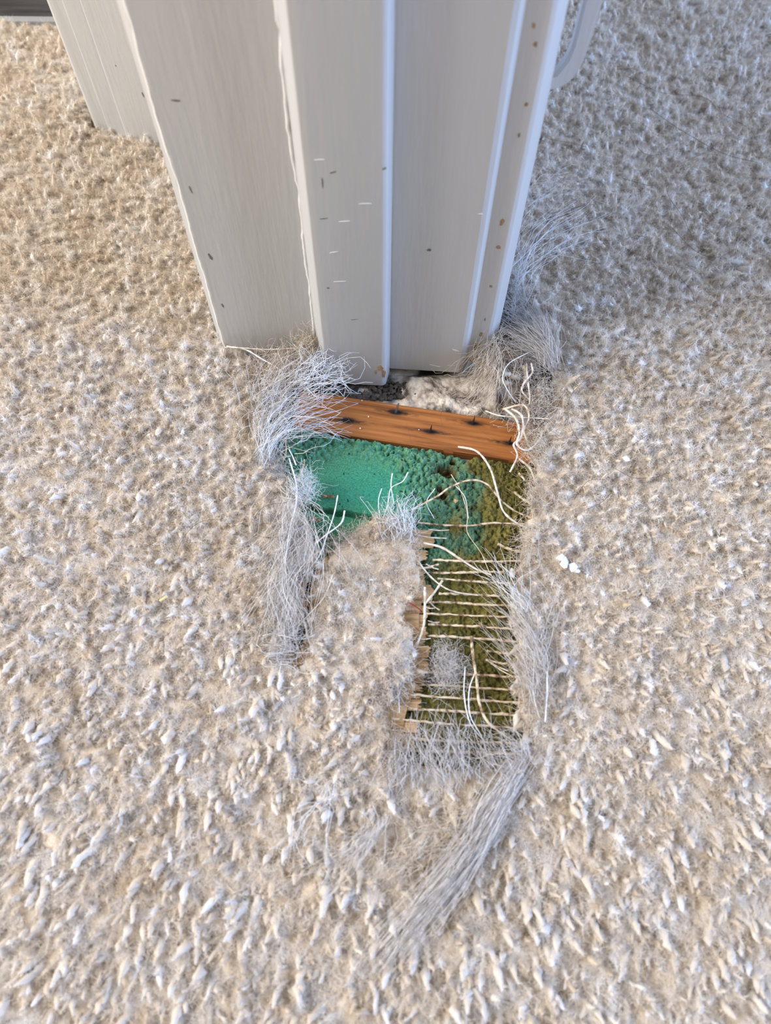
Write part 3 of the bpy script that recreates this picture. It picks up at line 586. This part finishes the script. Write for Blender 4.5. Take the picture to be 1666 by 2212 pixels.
# loose curling yarns
LOOSE = [(.00052, JUTE, [(888, 1102, 14), (945, 1072, 17), (975, 1051, 19), (1020, 1037, 21), (1055, 1048, 20), (1080, 1078, 16), (1110, 1102, 13), (1150, 1120, 12)]),
         (.00058, JUTEW, [(990, 965, 13), (1030, 975, 16), (1058, 1010, 19), (1074, 1060, 20), (1088, 1105, 16), (1120, 1132, 14), (1150, 1142, 13)]),
         (.0006, JUTEW, [(915, 1173, 14), (955, 1183, 15), (995, 1208, 15), (1030, 1230, 14), (1062, 1242, 13)]),
         (.00042, JUTEW, [(895, 1200, 14), (925, 1240, 14), (958, 1268, 14), (990, 1280, 13), (1035, 1286, 12)]),
         (.00062, JUTEW, [(918, 1268, 22), (918, 1310, 18), (915, 1355, 14), (900, 1395, 13)]),
         (.00055, JUTEW, [(956, 1254, 22), (940, 1278, 18), (918, 1305, 15)]),
         (.0007, JUTE, [(1018, 1374, 17), (1022, 1415, 17), (1030, 1470, 16), (1036, 1520, 15), (1056, 1562, 15), (1095, 1590, 14)]),
         (.0006, JUTEW, [(1092, 884, 20), (1115, 905, 23), (1122, 935, 24), (1117, 960, 22), (1140, 973, 20), (1165, 950, 18), (1172, 925, 16)]),
         (.0006, JUTEW, [(1100, 880, 18), (1128, 900, 22), (1126, 945, 20), (1110, 960, 19), (1118, 985, 16), (1102, 1020, 13)]),
         (.00055, JUTE, [(1085, 885, 18), (1130, 875, 22), (1143, 900, 21), (1132, 930, 18), (1145, 965, 15)]),
         (.0006, JUTEW, [(1120, 990, 15), (1145, 1012, 14), (1158, 1045, 13)]),
         (.0005, JUTEW, [(1148, 785, 28), (1150, 805, 27), (1132, 828, 24), (1128, 845, 22), (1145, 865, 18)]),
         (.00045, JUTEW, [(1138, 785, 26), (1140, 820, 24), (1145, 860, 20), (1143, 875, 18)]),
         (.00028, SILVERB, [(1145, 760, 30), (1100, 785, 30), (1086, 815, 28), (1095, 840, 25), (1115, 870, 18)]),
         (.0004, JUTEW, [(1050, 888, 16), (1080, 898, 20), (1130, 902, 18), (1190, 905, 19)]),
         (.00038, SILVERB, [(625, 990, 20), (640, 1045, 23), (640, 1090, 23), (625, 1150, 22), (615, 1230, 20), (606, 1290, 20), (620, 1335, 17), (628, 1372, 15)]),
         (.0003, SILVERB, [(730, 1070, 26), (722, 1110, 24), (707, 1155, 20), (690, 1200, 17), (660, 1240, 16)]),
         (.0004, SILVERB, [(745, 1103, 24), (737, 1130, 22), (705, 1155, 20), (680, 1175, 18)]),
         (.00022, TANF, [(720, 1240, 22), (700, 1290, 22), (660, 1335, 21), (640, 1360, 20)]),
         (.00028, TANF, [(485, 750, 24), (530, 752, 27), (580, 755, 27), (640, 752, 27), (665, 752, 26)]),
         (.00045, SILVER, [(490, 748, 23), (530, 755, 25), (565, 775, 25), (600, 795, 24), (640, 825, 20)]),
         (.00050, JUTE, [(610, 1000, 15), (618, 975, 18), (616, 950, 20)]), (.0005, JUTE, [(595, 995, 15), (612, 988, 17), (628, 985, 16)]), (.0004, JUTE, [(640, 1050, 15), (655, 1010, 18), (658, 992, 19)]),
         (.0003, SILVERB, [(1028, 1450, 16), (1014, 1490, 16), (1016, 1545, 16), (1040, 1590, 15), (1052, 1625, 15)]),
         (.0003, SILVERB, [(1005, 1440, 15), (1003, 1500, 16), (1015, 1560, 16), (1045, 1600, 14)]),
         (.0002, TANF, [(975, 1025, 14), (995, 1060, 14), (1010, 1110, 13), (1010, 1150, 13), (1040, 1195, 14), (1060, 1240, 15), (1100, 1300, 15)]),
         (.0003, SILVERB, [(882, 1020, 22), (870, 1040, 20), (845, 1055, 18), (838, 1090, 15), (828, 1120, 15)]), (.00028, SILVERB, [(848, 1022, 22), (845, 1050, 20), (852, 1090, 16)]), (.00025, SILVERB, [(825, 1055, 20), (818, 1080, 18), (820, 1115, 15)]),
         (.0002, SILVERB, [(985, 1050, 14), (1005, 1075, 14), (1012, 1120, 13)]), (.00022, SILVERB, [(940, 1055, 14), (922, 1085, 13), (938, 1120, 12)]),
         (.00035, SILVERB, [(1182, 1450, 24), (1182, 1500, 24), (1178, 1560, 22)]), (.0003, SILVERB, [(1157, 1385, 22), (1152, 1490, 22), (1165, 1550, 21)]),
         (.00035, SILVERB, [(640, 1005, 20), (632, 985, 20), (624, 970, 22)]),
         (.0003, JUTEW, [(845, 1515, 18), (862, 1500, 16), (866, 1485, 14)]), (.0003, SILVERB, [(861, 1492, 14), (862, 1515, 14), (863, 1540, 13)])]
for r_, m, pts in LOOSE:
    tube('loose_yarn', PL(pts), r_, m, carpet, k=7 * len(pts), lump=.12, taper=.15)
RT = [(.0003, [(865, 1300, 14), (885, 1303, 16), (905, 1315, 15), (912, 1322, 13)])]
for r_, pts in RT: tag(tube('red_thread', PL(pts), r_, RED, None, lump=.2), 'short dark red thread lying on the bare carpet backing', 'thread')

# frayed bundles of straight silvery fibres
def clump(A, B, nf, r=.00010, m=SILVER, wig=.0010, trim=(.15, .35), K=9, jit=.0018, label=None, zj=.003, spread=.33):
    nf = int(nf * .5); A, B = smooth_path(PL(A), 24), smooth_path(PL(B), 24)
    s = rng.random((nf, 1, 1)); base = A[None] * (1 - s) + B[None] * s
    t0 = rng.random(nf) * trim[0]; t1 = 1 - rng.random(nf) ** 1.5 * trim[1]
    tt = (t0[:, None] + (t1 - t0)[:, None] * np.linspace(0, 1, K)[None]) * 23
    i = np.clip(tt.astype(int), 0, 22); f = (tt - i)[..., None]
    rows = np.arange(nf)[:, None]; p = base[rows, i] * (1 - f) + base[rows, i + 1] * f
    rt = rng.normal(0, spread, nf)[:, None]; q = p - p[:, :1]; p = p.copy()
    p[..., 0] = p[:, :1, 0] + q[..., 0] * np.cos(rt) - q[..., 1] * np.sin(rt); p[..., 1] = p[:, :1, 1] + q[..., 0] * np.sin(rt) + q[..., 1] * np.cos(rt)
    wig *= 1.9; x = np.linspace(0, 1, K)[None, :, None]
    for fr in (1.0, 2.3, 4.1):
        d = rng.normal(0, 1, (nf, 1, 3)); ph = rng.uniform(0, 6.28, (nf, 1, 1)); p = p + d * wig / fr * np.sin(x * 3.1 * fr + ph) * np.array([1, 1, .6])
    p = p + rng.normal(0, jit, (nf, 1, 3)) * np.array([1, 1, .3]); p[..., 2] += np.abs(rng.normal(0, zj, (nf, 1)))
    p[..., 2] = p[..., 2].clip(.0107, None)
    rad = np.repeat(r * rng.uniform(.6, 1.4, (nf, 1)), K, 1) * np.linspace(1.1, .6, K)[None]
    v, f = strands(p, rad); o = obj('frayed_fibres', v, f, m, carpet, True); o['kind'] = 'stuff'
    if label: o['label'] = label
    return o
CL = 'silvery frayed fibres'
# left of the rod: roots at the carpet edge, tips over the rod and stop foot
clump([(560, 900, 16), (590, 850, 22), (640, 800, 28), (690, 768, 30)], [(572, 990, 16), (600, 930, 22), (655, 880, 24), (735, 845, 20)], 210, .00012, SILVER, .0026, (.3, .5), label=CL, spread=.5)
clump([(572, 960, 18), (590, 905, 23), (625, 860, 24), (690, 820, 22)], [(600, 1005, 15), (620, 960, 20), (665, 925, 18), (735, 905, 12)], 165, .00013, SILVER, .0026, (.3, .5), spread=.5)
clump([(565, 1000, 18), (578, 950, 24), (600, 905, 25), (650, 865, 24)], [(575, 1000, 18), (588, 950, 24), (612, 910, 25), (665, 870, 24)], 110, .00012, SILVERB, .0006, (.1, .3))
clump([(640, 840, 22), (680, 790, 27), (695, 760, 28), (705, 735, 30)], [(670, 860, 20), (715, 825, 24), (745, 805, 22), (780, 780, 22)], 150, .00011, SILVERB, .0028, (.2, .5), spread=.55)
clump([(640, 925, 12), (680, 915, 12), (720, 917, 11), (745, 918, 11)], [(620, 950, 14), (650, 945, 13), (690, 945, 12), (720, 952, 10)], 30, .00016, SILVERB, .0006, (.3, .3))
clump([(560, 830, 18), (570, 795, 22), (585, 770, 24), (600, 760, 26)], [(600, 870, 17), (630, 820, 22), (665, 790, 24), (690, 770, 24)], 110, .00014, TANF, .0022, (.2, .4))
# right of the right architrave
clump([(1192, 790, 26), (1170, 730, 30), (1120, 680, 30), (1085, 655, 30)], [(1200, 810, 22), (1165, 770, 27), (1105, 745, 28), (1065, 730, 28)], 300, .00011, SILVER, .0014, (.25, .4), label=CL)
clump([(1200, 800, 26), (1180, 740, 31), (1140, 680, 32), (1100, 640, 30)], [(1196, 810, 26), (1170, 750, 31), (1120, 700, 32), (1080, 665, 30)], 220, .00010, SILVER, .0008, (.2, .4))
clump([(1062, 745, 26), (1045, 790, 25), (1010, 830, 18), (975, 860, 10)], [(1085, 780, 24), (1070, 830, 22), (1045, 870, 14), (1010, 895, 8)], 230, .00011, TANF, .0014, (.2, .4))
clump([(1075, 700, 30), (1062, 730, 30), (1030, 770, 26), (995, 810, 20)], [(1085, 715, 30), (1075, 770, 28), (1055, 830, 22), (1035, 885, 14)], 60, .00010, TANF, .0014, (.2, .4))
clump([(1095, 640, 22), (1110, 590, 26), (1150, 520, 26), (1230, 430, 22)], [(1125, 660, 22), (1140, 580, 25), (1170, 500, 24), (1290, 440, 21)], 90, .00009, SILVERB, .0018, (.3, .5))
clump([(1130, 420, 24), (1160, 408, 24), (1200, 405, 24), (1240, 400, 22)], [(1140, 460, 23), (1170, 440, 24), (1230, 420, 24), (1320, 450, 21)], 40, .00009, SILVER, .0016, (.3, .5))
# right edge fringe over the green
clump([(1165, 1560, 22), (1140, 1480, 22), (1110, 1400, 18), (1075, 1335, 13)], [(1175, 1420, 22), (1150, 1340, 22), (1110, 1270, 18), (1070, 1215, 13)], 190, .00010, SILVER, .0013, (.3, .55))
clump([(1130, 1300, 22), (1105, 1270, 20), (1075, 1220, 18), (1050, 1180, 14)], [(1150, 1360, 22), (1115, 1300, 20), (1085, 1245, 17), (1055, 1195, 14)], 55, .00013, SILVERB, .0010, (.3, .4))
clump([(1190, 930, 20), (1165, 925, 21), (1150, 930, 18), (1120, 905, 16)], [(1180, 1090, 20), (1160, 1080, 20), (1145, 1075, 16), (1125, 1060, 12)], 170, .00009, TANF, .0020, (.3, .5))
clump([(1165, 1120, 20), (1145, 1125, 20), (1130, 1130, 16), (1110, 1125, 12)], [(1150, 1240, 20), (1135, 1235, 19), (1120, 1225, 16), (1095, 1210, 12)], 140, .00009, TANF, .0018, (.3, .5))
# bottom fringe
clump([(880, 1690, 17), (885, 1640, 18), (900, 1590, 15), (935, 1545, 13)], [(1000, 1720, 20), (990, 1650, 20), (965, 1580, 17), (945, 1520, 13)], 170, .00011, SILVER, .0012, (.2, .45), label=CL)
clump([(930, 1690, 18), (960, 1640, 19), (960, 1590, 17), (950, 1530, 14)], [(1080, 1690, 18), (1040, 1650, 18), (1010, 1600, 16), (975, 1540, 13)], 150, .00011, SILVER, .0012, (.2, .5))
clump([(835, 1700, 18), (842, 1660, 19), (850, 1620, 16), (870, 1585, 14)], [(900, 1700, 18), (900, 1660, 18), (905, 1620, 16), (905, 1590, 13)], 120, .00010, SILVER, .0012, (.2, .5))
clump([(1150, 1640, 22), (1120, 1610, 20), (1085, 1580, 17), (1040, 1550, 13)], [(1090, 1690, 20), (1060, 1660, 19), (1040, 1630, 16), (1010, 1600, 13)], 150, .00010, SILVER, .0014, (.3, .5))
# long grey swathe trailing over the carpet
clump([(1105, 1625, 18), (1030, 1740, 19), (975, 1850, 19), (890, 1960, 19), (780, 2110, 17)], [(1165, 1610, 18), (1090, 1740, 20), (1025, 1850, 20), (915, 1990, 19), (800, 2095, 17)], 430, .00009, SILVER, .0008, (.45, .75), K=12, spread=.05, label='long swathe of grey fibres')
clump([(1120, 1640, 19), (1050, 1745, 20), (1000, 1850, 20), (910, 1965, 19), (830, 2060, 18)], [(1140, 1640, 19), (1070, 1750, 20), (1010, 1860, 20), (920, 1970, 19), (840, 2060, 18)], 260, .00009, SILVER, .0007, (.5, .6), K=12, spread=.06)
clump([(825, 1745, 22), (800, 1800, 23), (740, 1850, 23), (600, 1920, 21)], [(830, 1770, 22), (790, 1830, 23), (720, 1880, 23), (610, 1940, 21)], 110, .00009, SILVER, .0012, (.4, .6))
clump([(960, 1790, 22), (900, 1830, 23), (850, 1870, 23), (780, 1920, 21)], [(930, 1830, 22), (890, 1860, 23), (840, 1890, 23), (770, 1930, 21)], 90, .00009, TANF, .0014, (.4, .6))
clump([(1060, 1720, 22), (980, 1760, 23), (900, 1770, 22), (820, 1740, 21)], [(1080, 1800, 22), (1000, 1830, 23), (940, 1850, 22), (880, 1880, 21)], 70, .00008, TANF, .0020, (.4, .6))
clump([(720, 1690, 21), (690, 1740, 23), (655, 1780, 23), (650, 1850, 21)], [(735, 1700, 21), (700, 1750, 23), (662, 1790, 23), (668, 1870, 21)], 22, .00010, SILVERB, .0012, (.3, .4))
# hanging mass down the left edge of the tear
clump([(605, 1010, 18), (620, 1100, 22), (600, 1200, 22), (585, 1300, 20)], [(655, 1090, 20), (690, 1190, 20), (660, 1260, 22), (620, 1380, 20)], 200, .00009, SILVER, .0018, (.4, .55))
clump([(610, 1180, 22), (590, 1260, 24), (590, 1340, 22), (600, 1430, 20)], [(650, 1220, 20), (640, 1300, 20), (650, 1370, 18), (640, 1440, 15)], 110, .00010, SILVER, .0014, (.4, .5))
clump([(570, 1380, 20), (600, 1405, 19), (640, 1410, 18), (690, 1395, 20)], [(575, 1420, 20), (605, 1440, 19), (645, 1450, 18), (700, 1440, 20)], 28, .00014, SILVER, .0010, (.3, .3))
clump([(690, 1085, 19), (672, 1070, 20), (655, 1045, 20), (640, 1020, 18)], [(640, 1110, 19), (640, 1080, 20), (640, 1050, 20), (630, 1020, 18)], 90, .00009, SILVERB, .0016, (.3, .5))
# flap tip
clump([(840, 1165, 17), (845, 1130, 18), (848, 1095, 18), (850, 1070, 18)], [(895, 1170, 17), (890, 1130, 19), (882, 1100, 19), (885, 1080, 18)], 170, .00011, SILVERB, .0013, (.3, .5))

# matted wool fluff
def fluff(ctr, size, nf, m, r=.00007, L=.006, label=None, K=7):
    c = P(*ctr[:2], ctr[2] / 1000); s = np.array(size) / 1000
    p0 = c + rng.normal(0, .5, (nf, 3)) * s
    d = rng.normal(0, 1, (nf, 3)); d /= np.linalg.norm(d, axis=1, keepdims=True); cv = rng.normal(0, .55, (nf, 3)); pts = [p0]; st_ = L / K * rng.uniform(.6, 1.4, (nf, 1))
    for _ in range(K - 1):
        pts.append(pts[-1] + d * st_); d = d + cv + rng.normal(0, .2, (nf, 3)); d /= np.linalg.norm(d, axis=1, keepdims=True)
    p = np.stack(pts, 1); p[..., 2] = p[..., 2].clip(.0107, None)
    v, f = strands(p, np.full((nf, K), r)); o = obj('wool_fluff', v, f, m, carpet, True); o['kind'] = 'stuff'
    if label: o['label'] = label
    return o
fluff((672, 752, 25), (7, 5, 10), 900, TANF, .00008, .008, 'tan wool fluff wedged against the door stop')
fluff((610, 800, 17), (14, 12, 6), 900, TANF, .00008, .009)
fluff((560, 800, 16), (8, 14, 6), 500, BROWNF, .00007, .008)
fluff((1075, 780, 18), (9, 9, 7), 650, TANF, .0001, .012)
fluff((1120, 800, 18), (8, 8, 6), 350, BROWNF, .0001, .012)
fluff((1165, 850, 17), (8, 10, 6), 500, TANF, .00008, .009)
fluff((1150, 895, 14), (12, 6, 4), 280, BROWNF, .00012, .012)
fluff((1155, 960, 14), (6, 16, 5), 420, TANF, .00008, .008)
fluff((1160, 1080, 14), (5, 14, 5), 400, TANF, .00007, .007)
fluff((780, 1165, 14), (14, 6, 2), 600, BROWNF, .00006, .006)
fluff((840, 1150, 14.5), (12, 7, 3), 750, BROWNF, .00006, .006)
fluff((860, 1220, 15), (10, 12, 3), 500, BROWNF, .00006, .006)
fluff((760, 1250, 18), (14, 16, 4), 500, TANF, .00006, .006)
fluff((740, 1340, 15), (14, 3, 3), 250, BROWNF, .00006, .006)
fluff((866, 1440, 17), (6, 12, 4), 380, SILVER, .00006, .006)
fluff((828, 1495, 15), (6, 5, 4), 450, BROWNF, .00007, .007)
fluff((845, 1640, 15), (5, 12, 4), 500, BROWNF, .00007, .008)
fluff((660, 1045, 18), (6, 8, 5), 350, SILVERB, .00006, .006)
fluff((628, 1150, 18), (9, 16, 5), 900, SILVER, .00006, .007)
fluff((610, 1260, 19), (9, 18, 5), 900, SILVER, .00006, .007)
fluff((612, 1370, 18), (8, 14, 5), 700, SILVER, .00006, .007)
fluff((590, 1010, 15), (8, 8, 5), 450, SILVER, .00006, .006)
fluff((1110, 640, 20), (8, 14, 6), 350, SILVER, .00007, .01)
fluff((1150, 1490, 19), (7, 22, 5), 600, TANF, .00006, .007)
o = fluff((965, 1440, 13), (8, 10, 3), 700, SILVER, .00006, .008); o.parent = None; del o['kind']; o.name = 'wool_wisp'
tag(o, 'grey wisp of wool caught on the jute threads over the green underlay', 'wool wisp')
# twisted tan yarn stubs by the right architrave
for pts, r_ in ((((1070, 790, 20), (1085, 805, 23), (1105, 812, 23), (1122, 818, 20)), .0016), (((1068, 812, 18), (1085, 825, 20), (1108, 830, 18)), .0015), (((1132, 790, 22), (1136, 815, 21), (1128, 840, 18)), .0013), (((1085, 760, 24), (1100, 775, 22), (1125, 775, 22)), .0012)):
    tube('yarn_stub', PL(pts), r_, TANF, carpet, k=20, lump=.25, taper=.4, wob=.0003)

# ------------------------------------------------------------------ loose bits
HL = 'fine dark hair lying on the carpet to the right of the door frame'
HR = 'fine dark hair lying on the carpet to the left of the tear'
HG = 'fine dark hair lying across the gripper rod and green underlay'
HP = [(HL, [(1355, 165), (1430, 200), (1520, 210), (1560, 245), (1620, 280), (1645, 330)]), (HL, [(1405, 235), (1470, 280), (1560, 330), (1640, 352)]), (HL, [(1355, 285), (1375, 315), (1405, 335), (1480, 325)]), (HL, [(1438, 390), (1445, 425), (1470, 460), (1495, 510)]),
      (HL, [(1185, 300), (1240, 310), (1265, 318)]), (HL, [(1345, 385), (1400, 400), (1430, 398)]), (HL, [(1185, 462), (1260, 445), (1300, 440)]), (HL, [(1335, 525), (1370, 510), (1400, 512)]), (HL, [(1450, 490), (1500, 540), (1540, 556), (1575, 545), (1570, 520)]),
      (HL, [(1455, 575), (1470, 600), (1495, 630), (1500, 650)]), (HL, [(1600, 150), (1612, 190), (1625, 205)]), (HL, [(1290, 800), (1250, 835), (1228, 870), (1235, 925), (1270, 970), (1310, 982), (1360, 965), (1400, 940), (1410, 945)]),
      (HL, [(1180, 953), (1230, 945), (1290, 950), (1330, 942)]), (HL, [(1240, 905), (1260, 918), (1290, 918)]), (HL, [(1325, 1010), (1370, 1032), (1420, 1030), (1440, 1022)]), (HL, [(1240, 1080), (1270, 1040), (1310, 1035)]), (HL, [(1270, 1100), (1300, 1085), (1320, 1065)]), (HL, [(1250, 840), (1285, 838), (1300, 842)]), (HL, [(1300, 790), (1330, 765), (1345, 755)]), (HL, [(1615, 1405), (1640, 1415), (1660, 1420)]),
      (HR, [(380, 1195), (405, 1150), (440, 1125), (490, 1122)]), (HR, [(485, 1030), (520, 1048), (560, 1040), (620, 1032), (660, 1050)]), (HR, [(620, 1085), (570, 1095), (548, 1130), (560, 1158), (610, 1158), (660, 1130)]), (HR, [(200, 1148), (230, 1162), (280, 1160)]),
      (HR, [(240, 942), (280, 942), (300, 945)]), (HR, [(295, 962), (315, 940), (340, 925)]), (HR, [(0, 657), (40, 650), (75, 628), (95, 612)]), (HR, [(62, 432), (80, 428), (88, 426)]), (HR, [(85, 530), (115, 522), (140, 515)]), (HR, [(100, 1008), (120, 1000), (130, 996)]),
      (HG, [(958, 880, 10), (952, 905, 11), (970, 940, 12), (1010, 965, 12), (1050, 990, 12)]), (HG, [(730, 870, 10), (760, 915, 11), (790, 950, 12)]), (HG, [(650, 950, 12), (690, 990, 11), (730, 1010, 10)]), (HG, [(750, 1045, 10), (780, 1075, 10), (790, 1085, 10)]), (HG, [(985, 1030, 11), (950, 1070, 11), (945, 1130, 12), (990, 1190, 13), (1012, 1250, 13)]), (HG, [(878, 915, 10), (886, 945, 10), (890, 960, 10)]), (HG, [(1035, 925, 10), (1060, 945, 12), (1100, 960, 12)])]
HLAB = {0: 'long S-curved dark hair on the carpet beyond the white bracket', 1: 'long gently sloping hair on the carpet beside the S-curved hair', 2: 'dark hair bent like a shallow cup on carpet beyond the bracket', 3: 'thick dark hair strand running straight across carpet right of the frame',
        4: 'short dark hair touching the foot of the right architrave', 6: 'dark hair beside the pale fibre wisps next to the right architrave', 8: 'dark hair curling back in a hook on carpet right of the frame',
        11: 'very long dark hair looping round on carpet beside the gripper rod end', 12: 'level dark hair poking out from the torn edge by the rod end', 14: 'shallow curved hair on carpet right of the green underlay', 15: 'arched hair on carpet above the white lint flake',
        20: 'rising arched hair on the carpet left of the green underlay', 21: 'wavy dark hair reaching from carpet onto the green underlay edge', 22: 'looped dark hair on the torn left carpet edge', 26: 'long pale brown hair curving towards the architrave carpet',
        30: 'long dark hair arcing from rubble over the gripper rod', 31: 'straight dark hair crossing the rod beside the snapped nail', 32: 'dark hair on the smooth green foam below the rod', 34: 'long bent dark hair over green foam and jute threads', 36: 'dark hair beside the last nail near the frayed yarn loops'}
for hi_, (lb, pts) in enumerate(HP):
    hg = lb == HG; lb = HLAB.get(hi_, lb); zz = 23.0
    path = PL([(p[0], p[1], p[2] if len(p) > 2 else zz + 1.0 * math.sin(p[0] * .1)) for p in pts])
    tag(tube('stray_hair', path, .00011 if not hg else .00007, HAIR, None, k=6 * len(pts), sides=4), lb, 'hair', 'stray dark hairs')
o = tube('hair_sliver', PL([(1332, 148, 21), (1355, 146, 22), (1380, 149, 21)]), .0005, CHIP, None, lump=.2, taper=.5); tag(o, 'short brown sliver on the carpet beside the white bracket', 'debris')
o = lumps('lint_flake', [P(1212, 1205, .022), P(1220, 1216, .022), P(1238, 1226, .022), P(1246, 1234, .0215)], [.0020, .0022, .0021, .0018], LINT); tag(o, 'white lint flake on the carpet right of the tear', 'lint')
o = lumps('white_grain', [P(1107, 1238, .0135)], [np.array([.0011, .0030, .0010])], LINT); tag(o, 'small white grain lying above the jute threads', 'grain')
o = tube('straw_bit', PL([(346, 1298, 21), (353, 1293, 22), (361, 1288, 21)]), .0006, STRAW, None, lump=.2); tag(o, 'tiny yellow straw bit on the carpet left of the tear', 'straw')
o = lumps('lint_flake', [P(436, 1221, .022)], [.0008], LINT); tag(o, 'tiny white speck on the carpet left of the tear', 'lint')
o = lumps('foam_crumb', [P(985, 1082, .0105)], [.0011], BACKL); tag(o, 'tan crumb lying on the green foam', 'crumb')
for u, v, lb in ((672, 1122, 'below the slit'), (702, 1072, 'above the slit'), (690, 1162, 'beside the pale flap')):
    o = lumps('brown_scrap', [P(u, v, .009), P(u + 9, v - 1, .009), P(u + 16, v + 1, .009)], [.0012, .0013, .001], BACK); tag(o, 'brown backing scrap stuck on the green foam ' + lb, 'scrap', 'brown scraps on the foam')
for u, v, lb in ((782, 865, 'white speck on the rod between the bent nail and snapped nail'), (796, 900, 'larger white speck on the rod right of the snapped nail'), (745, 860, 'white speck on the rod above the snapped nail'), (778, 925, 'white speck at the lower edge of the rod'), (905, 928, 'white speck on the rod beside a dark upright nail'), (675, 998, 'white speck on the smooth green foam')):
    o = lumps('plaster_speck', [P(u, v, .0076 if v < 950 else .0092)], [.0004], LINT); tag(o, lb, 'speck', 'white specks')
# debris under the frame, between lining and rod
q = []; s_ = []
for _ in range(330):
    u, v = random.uniform(690, 900), random.uniform(826, 862); q.append(P(u, v, .0012)); s_.append(random.uniform(.0004, .0016))
tag(lumps('dark_debris', q, s_, CRUMB), 'dark grit packed below the door stop', 'debris', kind='stuff')
mu, mv = np.meshgrid(np.linspace(855, 1090, 120), np.linspace(806, 905, 60))
mp_ = np.stack([P(a, b, .001) for a, b in zip(mu.ravel(), mv.ravel())]); mx_, my_ = mp_[:, 0], mp_[:, 1]
eu = np.minimum(np.minimum((mu - 855) / 40, (1090 - mu) / 20), np.minimum((mv - 806) / 18, (905 - mv) / 10)).clip(0, 1).ravel()
mp_[:, 2] = -.0006 + .0050 * eu * (.35 + .65 * vnoise(mx_ * 130, my_ * 130, 41)) + eu * (.0012 * vnoise(mx_ * 500, my_ * 500, 42) + .0007 * vnoise(mx_ * 1200, my_ * 1200, 43))
idx = np.arange(mu.size).reshape(mu.shape)
o = obj('plaster_rubble', mp_, np.stack([idx[:-1, :-1], idx[1:, :-1], idx[1:, 1:], idx[:-1, 1:]], -1).reshape(-1, 4).tolist(), CRUMBL, None, True)
tag(o, 'pale crumbled plaster heaped behind the gripper rod', 'rubble', kind='stuff')
